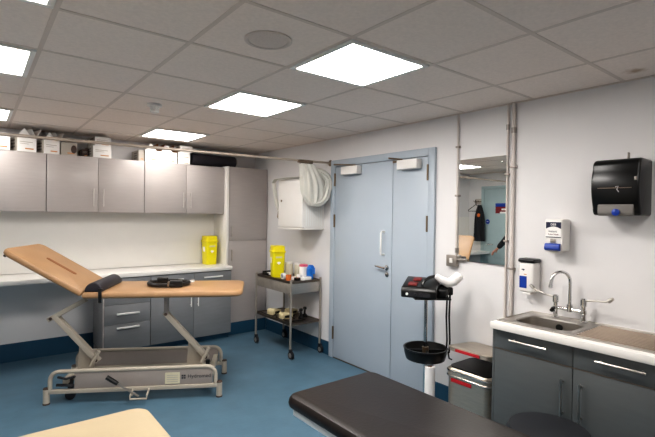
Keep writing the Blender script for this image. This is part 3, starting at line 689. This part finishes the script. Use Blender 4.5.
dk = MB(); dk.box(.0, L_-.10, .13, .16, .840, .866, .003); dk.box(.0, L_-.10, W_-.16, W_-.13, .840, .866, .003); dk.box(.0, .03, .16, W_-.16, .840, .866); dk.box(L_-.13, L_-.10, .16, W_-.16, .840, .866); dk.build('deck_frame', 'framepanel', t)
# base
BY_ = (.04, .60)
for y in BY_:
    s_ = 1 if y < .3 else -1
    rail = MB(); pts = [(-.245, y, .105)] + [(-.175+.07*math.cos(R(a)), y, .195+.07*math.sin(R(a))) for a in (180, 157, 135, 112, 90)] + [(1.00+.07*math.cos(R(a)), y, .195+.07*math.sin(R(a))) for a in (90, 67, 45, 22, 0)] + [(1.07, y, .105)]
    rail.tube(pts, .017, 12); rail.box(-.27, 1.10, y-.017, y+.017, .085, .118, .004); rail.build('base_rail', 'frame', t)
    pn = MB().box(-.06 if s_ > 0 else -.1, 1.045, y-.006, y+.006, .119, .25, .002).build('side_panel', 'framepanel', t)
    if s_ > 0:
        q = MB().box(.655, .775, y-.0085, y-.0065, .130, .225).build('maker_label', 'label', None); q.parent = pn
        q = MB()
        for k in range(4): q.box(.67, .76, y-.0095, y-.0088, .145+.018*k, .150+.018*k)
        q = q.build('label_print', 'cardgrey', None); q.parent = pn
        q = MB(); q.text('Hydromed', .044, onA(.935, y-.0075, .187)); q.build('lettering', 'ink', None).parent = pn
        q = MB()
        for k in range(2): q.box(.79+.018*k, .804+.018*k, y-.0085, y-.0065, .168, .182); q.box(.79+.018*k, .804+.018*k, y-.0085, y-.0065, .188, .202)
        q.build('square_mark', 'ink', None).parent = pn
    for x in (-.272, 1.102):
        f = MB().cyl((x, y, .012), (x, y, .125), .025, n=18).build('foot', 'frame', t)
        MB().lathe([(0, 0), (.027, 0), (.027, .011), (0, .011)], n=18, xf=T(x, y, .0005)).build('foot_pad', 'dkbrown', None).parent = f
        MB().lathe([(0, 0), (.026, 0), (.022, .01), (0, .012)], n=18, xf=T(x, y, .1255)).build('foot_cap', 'dkbrown', None).parent = f
for x in (-.16, 1.0): MB().box(x, x+.04, BY_[0]+.02, BY_[1]-.02, .15, .20, .004).build('cross_bar', 'frame', t)
for x, y in ((-.12, .12), (.96, .25), (-.12, .50), (.96, .45)):
    c = MB(); c.cyl((x, y-.012, .041), (x, y+.012, .041), .04, n=20); c.box(x-.018, x+.018, y-.016, y+.016, .07, .188, .003); c.build('castor', 'rubber', t)
cm = MB(); cm.tube([(-.19, .05, .215), (-.12, .03, .205), (-.05, .025, .225)], .010, 8); cm.tube([(-.20, .05, .15), (-.06, .03, .15)], .012, 8); cm.build('castor_lever', 'rubber', t)
# lift arms : parallelogram
y = .20
for p, q in (((.059, .305), (-.262, .672)), ((.97, .302), (.629, .689))):
    a = MB(); dx, dz = q[0]-p[0], q[1]-p[1]; l = math.hypot(dx, dz)
    a.box(-.02, l+.02, -.03, .03, -.022, .022, .005, xf=T(p[0], y, p[1]) @ RY(-math.degrees(math.atan2(dz, dx))))
    a.build('lift_arm', 'frame', t)
    MB().prism([(p[0]-.17, .20), (p[0]-.03, .20), (p[0]-.04, .34), (p[0]-.085, .40), (p[0]-.155, .47)], y+.036, y+.046, 'y', .003).build('pivot_plate', 'frame', t)
    MB().cyl((p[0]-.035, y-.045, .262), (p[0]+.03, y-.045, .39), .015, n=10).build('link', 'frame', t)
    MB().cyl((p[0]+.0, y-.034, p[1]), (p[0]+.0, y+.034, p[1]), .014, n=14).build('pivot_pin', 'dkbrown', t)
dx, dz = .27, .155
MB().box(-.03, math.hypot(dx, dz), -.028, .028, -.019, .019, .005, xf=T(-.302, y, .668) @ RY(-math.degrees(math.atan2(dz, dx)))).build('upper_arm', 'frame', t)
for q in ((-.302, .668), (.629, .689)): MB().cyl((q[0], y-.036, q[1]), (q[0], y+.036, q[1]), .013, n=14).build('pivot_pin', 'dkbrown', t)
MB().box(.612, .646, y-.03, y+.03, .675, .839, .003).build('post', 'framepanel', t)
MB().box(-.12, 1.0, y-.05, y+.09, .15, .20, .004).build('base_beam', 'frame', t)
pd = MB(); pd.tube([(.40, .0, .055), (.40, -.01, .10)] , .008, 8); pd.tube([(.40, .02, .10), (.40, -.06, .075), (.40, -.06, .05), (.53, -.06, .05), (.53, -.06, .075), (.53, .02, .10)], .008, 8); pd.build('foot_loop', 'frame', t)
pl = MB().tube([(.46, -.03, .06), (.36, -.04, .13), (.28, -.045, .19)], .009, 8).build('pump_lever', 'steel', t)
MB().tube([(.30, -.045, .175), (.265, -.046, .20), (.215, -.047, .235)], [.016, .019, .019], 10).build('lever_grip', 'black', None).parent = pl
cf = Matrix.Translation((*HN, 0)) @ RZ(ANG)
def cl(x, y, z): return tuple(cf @ Vector((x, y, z)))
# bolster
t = thing('bolster', 'black half-round bolster lying across the tan couch at the hinge', 'bolster', cl(.085, W_/2, .9155), ANG)
pts = arc(0, 0, .068, 0, 180, 14)
MB().prism([(p[0]*1.05, p[1]*1.15+.0) for p in pts], -.30, .24, 'y', .010, 3).build('pad', 'blackv', t)
st = MB(); st.box(.045, .072, -.323, -.319, -.085, .03, .001); st.box(.045, .072, -.319, -.30, .026, .03); st.build('strap', 'black', t)
# belt with two pads
t = thing('mobilisation_belt', 'black looped belt with two thick pads lying on the tan couch', 'belt', cl(.62, .33, .9155), ANG)
lp = [(.17*math.cos(a)*(1+.05*math.sin(3*a)), .14*math.sin(a), .022) for a in [2*PI*j/40 for j in range(40)]]
MB().tube(lp, .020, 10, closed=True, flat=.9).build('belt', 'black', t)
MB().box(-.055, .055, -.028, .028, 0, .062, .012, 3, xf=T(.085, -.115, .001) @ RZ(12)).build('pad', 'black', t)
MB().box(-.05, .05, -.028, .028, 0, .06, .012, 3, xf=T(-.075, .11, .001) @ RZ(14)).build('pad', 'black', t)
MB().box(-.008, .008, -.03, .03, .01, .05, .003, xf=T(.025, -.13, .004)).build('buckle', 'bronze', t)
t = thing('belt_handle', 'short white plastic strip lying behind the black belt on the couch', 'strip', cl(.70, .515, .9155), ANG+4)
MB().box(-.12, .12, -.014, .014, 0, .018, .004).build('strip', 'whitemetal', t); MB().box(.085, .118, -.0145, .0145, .0183, .026, .002).build('clip', 'socket', t)

# ------------------------------------------------------------------ foreground couches
def low_couch(x0, x1, ytop, ylen, z, m, label, frame_m, rc):
    t = thing('treatment_couch', label, 'treatment couch', ((x0+x1)/2, ytop-ylen/2, 0))
    ox, oy = (x0+x1)/2, ytop-ylen/2
    cushion(x0-ox, x1-ox, -ylen/2, ylen/2, z-.075, z, rc, .04).build('cushion', m, t)
    w = (x1-x0)/2; l = ylen/2
    f = MB()
    for s in (-1, 1): f.box(s*(w-.05)-.016, s*(w-.05)+.016, -l+.05, l-.045, z-.115, z-.077, .003)
    for s in (-1, 1): f.box(-w+.066, w-.066, s*(l-.062)-.016, s*(l-.062)+.016, z-.115, z-.077, .003)
    f.build('frame', frame_m, t)
    for sx in (-1, 1):
        for sy in (-1, 1):
            g = MB().box(sx*(w-.13)-.018, sx*(w-.13)+.018, sy*(l-.30)-.018, sy*(l-.30)+.018, .012, z-.116, .003).build('leg', frame_m, t)
            MB().box(sx*(w-.13)-.022, sx*(w-.13)+.022, sy*(l-.30)-.022, sy*(l-.30)+.022, .0005, .0115, .003).build('foot_pad', 'rubber', None).parent = g
    return t
low_couch(1.35, 2.02, 2.085, 1.90, .585, 'brown', 'dark brown padded treatment couch on a white frame in the foreground', 'whitemetal', .07)
low_couch(.02, .705, 2.40, 1.90, .585, 'cream', 'cream padded treatment couch at the bottom left corner of the view', 'frame', .09)
t = thing('round_stool', 'dark round stool with a padded seat in front of the sink cupboard', 'stool', (2.335, 1.09, 0))
MB().lathe([(0, .43), (.17, .43), (.20, .44), (.205, .465), (.19, .492), (.12, .503), (0, .505)], n=40).build('seat', 'stool', t)
MB().cyl((0, 0, .085), (0, 0, .429), .024, n=16).build('column', 'chrome', t)
for k in range(5):
    a = 2*PI*k/5; lx, ly = .22*math.cos(a), .22*math.sin(a)
    g = MB().tube([(.02*math.cos(a), .02*math.sin(a), .095), (lx, ly, .075)], [.02, .014], 10).build('leg', 'black', t)
    MB().cyl((lx-.012*math.sin(a), ly+.012*math.cos(a), .026), (lx+.012*math.sin(a), ly-.012*math.cos(a), .026), .025, n=16).build('castor', 'rubber', None).parent = g

# ------------------------------------------------------------------ stand with device
SX, SY = 2.765, 2.25
t = thing('equipment_stand', 'chrome pole stand carrying a black round bowl and a sloped black tray', 'stand', (SX, SY, 0), -38)
bs = MB()
for k in range(5):
    a = 2*PI*k/5+.3; bs.tube([(0, 0, .075), (.2*math.cos(a), .2*math.sin(a), .062)], [.022, .014], 10); bs.cyl((.2*math.cos(a)-.01, .2*math.sin(a), .025), (.2*math.cos(a)+.01, .2*math.sin(a), .025), .0245, n=16)
bs.build('base', 'black', t)
MB().cyl((0, 0, .07), (0, 0, .94), .015, n=16).build('pole', 'chrome', t)
bw = MB().lathe([(.016, .47), (.12, .462), (.15, .47), (.163, .515), (.166, .548), (.172, .552), (.172, .558), (.16, .558), (.153, .515), (.14, .482), (.016, .482), (.016, .47)], n=40, xf=T(0, 0, 0)); bw.build('bowl', 'black', t)
dv = MB(); dv.box(-.15, .15, -.004, .004, .483, .54); dv.box(-.004, .004, -.15, -.006, .483, .54); dv.build('bowl_divider', 'black', t)
MB().cyl((0, 0, .505), (0, 0, .56), .026, n=16).build('bowl_clamp', 'brass', t)
MB().box(-.11, .17, -.10, .10, .941, .953, .004).build('tray', 'black', t)
t = thing('therapy_unit', 'black portable therapy unit with red panels on top of the pole stand', 'therapy unit', (SX-.022, SY+.017, .9535), -62)
MB().prism([(-.115, 0), (.115, 0), (.120, .055), (.10, .082), (-.10, .138), (-.115, .12)][::1], -.125, .145, 'x', .010, 3, xf=Matrix(((1, 0, 0, 0), (0, 1, 0, 0), (0, 0, 1, 0), (0, 0, 0, 1))) @ RZ(180)).build('case', 'black', t)
# top panels lie on the sloped top (runs down toward local -y)
sl_ = math.degrees(math.atan2(.056, .20))
TP = T(0, 0, .1105) @ RX(sl_)
p = MB(); p.box(-.10, -.03, -.085, -.02, .0, .008, .002, xf=TP); p.box(-.08, -.02, .01, .07, .0, .008, .002, xf=TP); p.build('red_panel', 'dkred', t)
p = MB(); p.tube([(.01, -.07, .008), (.02, -.05, .032), (.05, .0, .042), (.08, .05, .035), (.09, .075, .008)], .012, 8, xf=TP); p.build('carry_handle', 'black', t)
p = MB(); p.box(-.10, .08, -.1215, -.1195, .012, .045); p.build('front_panel', 'rubber', t)
p = MB(); p.lathe([(0, 0), (.010, 0), (.010, .008), (0, .008)], n=12, xf=T(-.095, -.122, .030) @ RX(90)); p.build('dial', 'card', t)
p = MB(); [p.lathe([(0, 0), (.012, 0), (.010, .010), (0, .010)], n=12, xf=T(-.03+.04*k, -.122, .030) @ RX(90)) for k in range(2)]; p.build('knob', 'rubber', t)
p = MB(); p.tube([(.12, .06, .06), (.155, .075, .085), (.18, .06, .07), (.17, .03, .03)], .022, 10); p.box(.115, .185, -.03, .10, .005, .07, .015, 3); p.build('applicator_holder', 'black', t)
# white padded applicator resting in the holder : V shape
def sw(dx, dz, dy=0):  # offsets along image-right / up / toward the camera
    r = Vector((.785, -.619, 0)); f_ = Vector((-.619, -.785, 0)); return tuple(Vector((SX, SY, 0)) + r*dx + f_*dy + Vector((0, 0, dz)))
t = thing('padded_applicator', 'white padded V-shaped cover resting on the black therapy unit', 'padded cover', sw(.15, 1.08, .03))
MB().tube([sw(.062, 1.120, .03), sw(.067, 1.116, .03), sw(.10, 1.092, .035), sw(.155, 1.066, .035), sw(.20, 1.078, .03), sw(.250, 1.118, .02), sw(.262, 1.128, .02)], [.006, .020, .028, .036, .040, .037, .018], 16).build('cover', 'paper', t, True)
t = thing('hanging_straps', 'two black straps and a lead hanging from the therapy unit', 'strap', sw(.165, 1.0, 0))
for dx in (.158, .180): MB().tube([sw(dx, .975, .02), sw(dx-.004, .80, .02), sw(dx+.004, .62, .02), sw(dx, .52, .02)], .0085, 8, flat=.5).build('strap', 'black', t, True)
MB().tube([sw(.172, .53, .02), sw(.178, .48, .03), sw(.20, .47, .03)], .006, 8).build('lead', 'black', t, True)
MB().box(-.03, .03, -.02, .02, -.06, .0, .01, 3, xf=T(*sw(.17, 1.03, .02)) @ RZ(-38)).build('clip', 'black', t, True)
t = thing('paper_roll', 'white paper roll standing upright beside the pole stand', 'paper roll', (2.675, 2.13, 0))
MB().lathe([(.015, .0005), (.038, .0005), (.038, .455), (.015, .455), (.015, .0005)], n=28).build('roll', 'paper', t)
MB().lathe([(.012, .002), (.0145, .002), (.0145, .456), (.012, .456), (.012, .002)], n=20).build('core', 'cardbrown', t)

# ------------------------------------------------------------------ steel bin, lid propped open
t = thing('steel_bin', 'stainless steel bin with red labels and a propped open lid beside the sink cupboard', 'bin', (2.93, 1.86, 0))
def rr2(d): return rrect(2.76+d, 3.10-d, 1.69+d, 2.05-d, .05, 6)
loft([[(x, y, z) for x, y in rr2(d)] for d, z in ((0, .012), (0, .40))]).build('body', 'binsteel', t, True)
b = loft([[(x, y, z) for x, y in rr2(d)] for d, z in ((-.004, .402), (-.006, .43), (-.004, .455), (.006, .465))]); b.build('collar', 'binsteel', t, True)
b = MB()
for z in (.408, .445): b.tube([(x, y, z) for x, y in rr2(-.006)], .006, 8, closed=True)
b.build('trim_ring', 'chrome', t, True)
loft([[(x, y, z) for x, y in rr2(.012)] for z in (.466, .474)]).build('liner', 'black', t, True)
LX = T(3.105, 1.87, .545) @ RY(5)
b = MB(xf=LX); b.prism(rrect(-.345, .0, -.185, .185, .05), .028, .045, 'z', .004); b.prism(rrect(-.34, .0, -.18, .18, .05), .012, .027, 'z', .003)
ld = b.build('lid', 'binsteel', t, True)
b = MB(xf=LX); b.box(-.352, -.346, -.10, .10, .016, .036, .001); kid(b, 'lid_label', 'red', t, ld)
MB().box(2.7545, 2.7585, 1.83, 2.00, .365, .392, .001).build('red_label', 'red', t, True)
MB().box(2.72, 2.80, 1.82, 1.92, .004, .012, .002).build('pedal', 'black', t, True)
MB().prism(rr2(.004), .0005, .0115, 'z').build('plinth', 'black', t, True)

# ------------------------------------------------------------------ things seen in the mirror
t = thing('hanging_coat', 'black jacket on a black hanger by the pale door, seen in the mirror', 'coat', (XL+.11, 5.40, 1.0))
rings = []
for i in range(12):
    u = i/11; z = 1.80-.78*u
    ry = .02+.075*min(1, u*3.2)**.7+.015*u; rx = .045+.03*u; z = 1.80-.70*u
    rings.append(fold_ring(XL+.105, 5.335, z, rx, ry, 8, .08+.08*u, u*2, 64))
loft(rings).build('jacket', 'coat', t, True, 60)
MB().tube([(XL+.11, 5.425, 1.90), (XL+.13, 5.42, 1.88), (XL+.11, 5.42, 1.84), (XL+.11, 5.42, 1.81), (XL+.11, 5.60, 1.70), (XL+.11, 5.60, 1.68), (XL+.11, 5.26, 1.68), (XL+.11, 5.42, 1.81)], .007, 6).build('hanger', 'black', t, True)
MB().lathe([(0, 0), (.035, 0), (.035, .003), (0, .003)], n=16, xf=T(XL+.18, 5.30, 1.60) @ RY(90)).build('badge', 'orange', t, True)
t = thing('coat_hook_board', 'pale coat hook board on the wall above the jacket, seen in the mirror', 'coat hooks', (XL, 5.42, 1.85))
MB().box(XL+.0005, XL+.02, 5.34, 5.51, 1.82, 1.92, .003).build('board', 'cardgrey', t, True)
for y in (5.37, 5.425, 5.47): MB().tube([(XL+.02, y, 1.87), (XL+.10, y, 1.86), (XL+.115, y, 1.885)], .006, 6).build('hook', 'bronze', t, True)

def person():
    t = thing('person', 'person in a black top reaching down with one arm, seen in the mirror', 'person', (-.62, 3.92, 0))
    V = {}; verts = []; rad = []; edges = []
    def v(k, co, r): V[k] = len(verts); verts.append(Vector(co)); rad.append(r)
    def ed(*ks):
        for a, b in zip(ks, ks[1:]): edges.append((V[a], V[b]))
    bx, by = -.62, 3.92
    v('pel', (bx, by, .96), (.15, .11)); v('wst', (bx, by, 1.10), (.135, .10)); v('chs', (bx, by+.01, 1.30), (.155, .115)); v('shl', (bx, by+.01, 1.44), (.10, .085)); v('nk', (bx, by+.015, 1.53), (.055, .055)); v('nk2', (bx, by+.03, 1.58), (.05, .05))
    v('hd0', (bx, by+.045, 1.63), (.065, .075)); v('hd1', (bx, by+.05, 1.70), (.078, .095)); v('hd2', (bx, by+.045, 1.765), (.06, .075))
    v('rs', (bx+.16, by+.03, 1.44), (.065, .065)); v('re', (bx+.26, by+.22, 1.25), (.056, .056)); v('rw', (bx+.31, by+.37, 1.06), (.042, .042))
    v('ls', (bx-.17, by+.01, 1.43), (.065, .065)); v('le', (bx-.23, by-.02, 1.15), (.047, .047)); v('lw', (bx-.23, by+.06, .92), (.033, .033))
    for s, n in ((1, 'r'), (-1, 'l')):
        v(n+'h', (bx+s*.09, by, .90), (.095, .095)); v(n+'k', (bx+s*.10, by+.02, .50), (.062, .062)); v(n+'a', (bx+s*.11, by-.01, .10), (.042, .042)); v(n+'t', (bx+s*.13, by+.15, .045), (.04, .036))
    ed('pel', 'wst', 'chs', 'shl', 'nk', 'nk2', 'hd0', 'hd1', 'hd2'); ed('shl', 'rs', 're', 'rw'); ed('shl', 'ls', 'le', 'lw'); ed('pel', 'rh', 'rk', 'ra', 'rt'); ed('pel', 'lh', 'lk', 'la', 'lt')
    def skinmesh(name, vs, rs, es, m, levels=2, root=0):
        me = bpy.data.meshes.new(name); me.from_pydata([tuple(x - Vector((bx, by, 0))) for x in vs], es, []); o = bpy.data.objects.new(name, me); C.objects.link(o)
        md = o.modifiers.new('s', 'SKIN'); md.use_smooth_shade = True
        for i, r in enumerate(rs): o.data.skin_vertices[0].data[i].radius = r
        o.data.skin_vertices[0].data[root].use_root = True
        sb = o.modifiers.new('d', 'SUBSURF'); sb.levels = levels; sb.render_levels = levels
        dg = bpy.context.evaluated_depsgraph_get(); dg.update()
        m2 = bpy.data.meshes.new_from_object(o.evaluated_get(dg)); bpy.data.objects.remove(o); m2.name = name
        m2.materials.clear(); m2.materials.append(M[m]); return m2
    me = skinmesh('body', verts, rad, edges, 'coat')
    # skin on head and neck, trousers below the waist
    for q in ('skin', 'trouser', 'black'): me.materials.append(M[q])
    for f in me.polygons:
        z = f.center.z
        f.material_index = 1 if z > 1.525 else (3 if z < .10 else (2 if z < .98 and abs(f.center.x) < .2 else 0)); f.use_smooth = True
    o = bpy.data.objects.new('body', me); C.objects.link(o); o.parent = t
    # hands : palm, four fingers and a thumb each
    for w, d, side in ((Vector((bx+.31, by+.37, 1.06)), Vector((.15, .62, -.6)).normalized(), 1), (Vector((bx-.23, by+.06, .92)), Vector((0, .15, -1)).normalized(), -1)):
        across = d.cross(Vector((0, 0, 1))).normalized() if side > 0 else Vector((0, 1, 0)); nrm = across.cross(d).normalized()
        if nrm.z > 0 and side > 0: nrm = -nrm
        vs = [w - d*.02, w + d*.04, w + d*.085]; rs = [(.028, .022), (.036, .018), (.038, .016)]; es = [(0, 1), (1, 2)]
        for k, ln in enumerate((.060, .072, .068, .052)):
            o_ = (k-1.5)*.021; i0 = len(vs)
            p0 = w + d*.088 + across*o_; p1 = p0 + d*ln*.5 + nrm*.006; p2 = p1 + (d*.8 + nrm*.6).normalized()*ln*.5
            vs += [p0, p1, p2]; rs += [(.0095, .0095), (.009, .009), (.0075, .0075)]; es += [(2, i0), (i0, i0+1), (i0+1, i0+2)]
        i0 = len(vs); p0 = w + d*.035 - across*.038; p1 = w + d*.07 - across*.058 + nrm*.012
        vs += [p0, p1, p1 + d*.025 + nrm*.008]; rs += [(.013, .013), (.011, .011), (.009, .009)]; es += [(1, i0), (i0, i0+1), (i0+1, i0+2)]
        hm = skinmesh('hand', vs, rs, es, 'skin', 1); ho = bpy.data.objects.new('hand', hm); C.objects.link(ho); ho.parent = t
        for f in hm.polygons: f.use_smooth = True
    h = MB(); h.lathe([(0, .115), (.05, .105), (.085, .07), (.098, .02), (.094, -.03), (.08, -.06)], n=24, xf=T(0, .028, 1.715) @ RX(14), sx=.86, sy=1.02); h.build('hair', 'hair', t)
    fc = MB()
    fc.lathe([(0, 0), (.010, .002), (.014, .02), (.006, .042), (0, .045)], n=10, xf=T(0, .142, 1.655)); 
    for s in (-1, 1): fc.lathe([(0, -.028), (.014, -.02), (.018, 0), (.014, .024), (0, .03)], n=10, xf=T(s*.082, .04, 1.675), sx=.5)
    fc.build('nose_and_ears', 'skin', t)
    ey = MB()
    for s in (-1, 1): ey.lathe([(0, -.007), (.008, -.004), (.010, 0), (.008, .004), (0, .007)], n=12, xf=T(s*.031, .136, 1.695))
    ey.build('eyes', 'black', t)
    MB().tube([(-.024, .130, 1.632), (0, .139, 1.630), (.024, .130, 1.632)], .005, 8).build('mouth', 'dkred', t)
person()

# ------------------------------------------------------------------ camera, world
cam = bpy.data.cameras.new('camera'); co = bpy.data.objects.new('camera', cam); C.objects.link(co)
cam.sensor_fit = 'HORIZONTAL'; cam.sensor_width = 36; cam.lens = 446.712*36/655; cam.clip_start = .02
yaw, pitch, roll = .6675, -.0103, .0141
f = Vector((math.sin(yaw)*math.cos(pitch), math.cos(yaw)*math.cos(pitch), math.sin(pitch)))
r = Vector((math.cos(yaw), -math.sin(yaw), 0)); u = r.cross(f)
r2 = r*math.cos(roll) + u*math.sin(roll); u2 = -r*math.sin(roll) + u*math.cos(roll)
co.matrix_world = Matrix(((r2.x, u2.x, -f.x, 0), (r2.y, u2.y, -f.y, 0), (r2.z, u2.z, -f.z, 1.585), (0, 0, 0, 1)))
bpy.context.scene.camera = co
w = bpy.data.worlds.new('world'); bpy.context.scene.world = w; w.use_nodes = True
w.node_tree.nodes['Background'].inputs['Color'].default_value = (1, .95, .9, 1); w.node_tree.nodes['Background'].inputs['Strength'].default_value = .1
vs = bpy.context.scene.view_settings
vs.view_transform = 'Standard'; vs.look = 'Medium High Contrast'; vs.exposure = 0.38
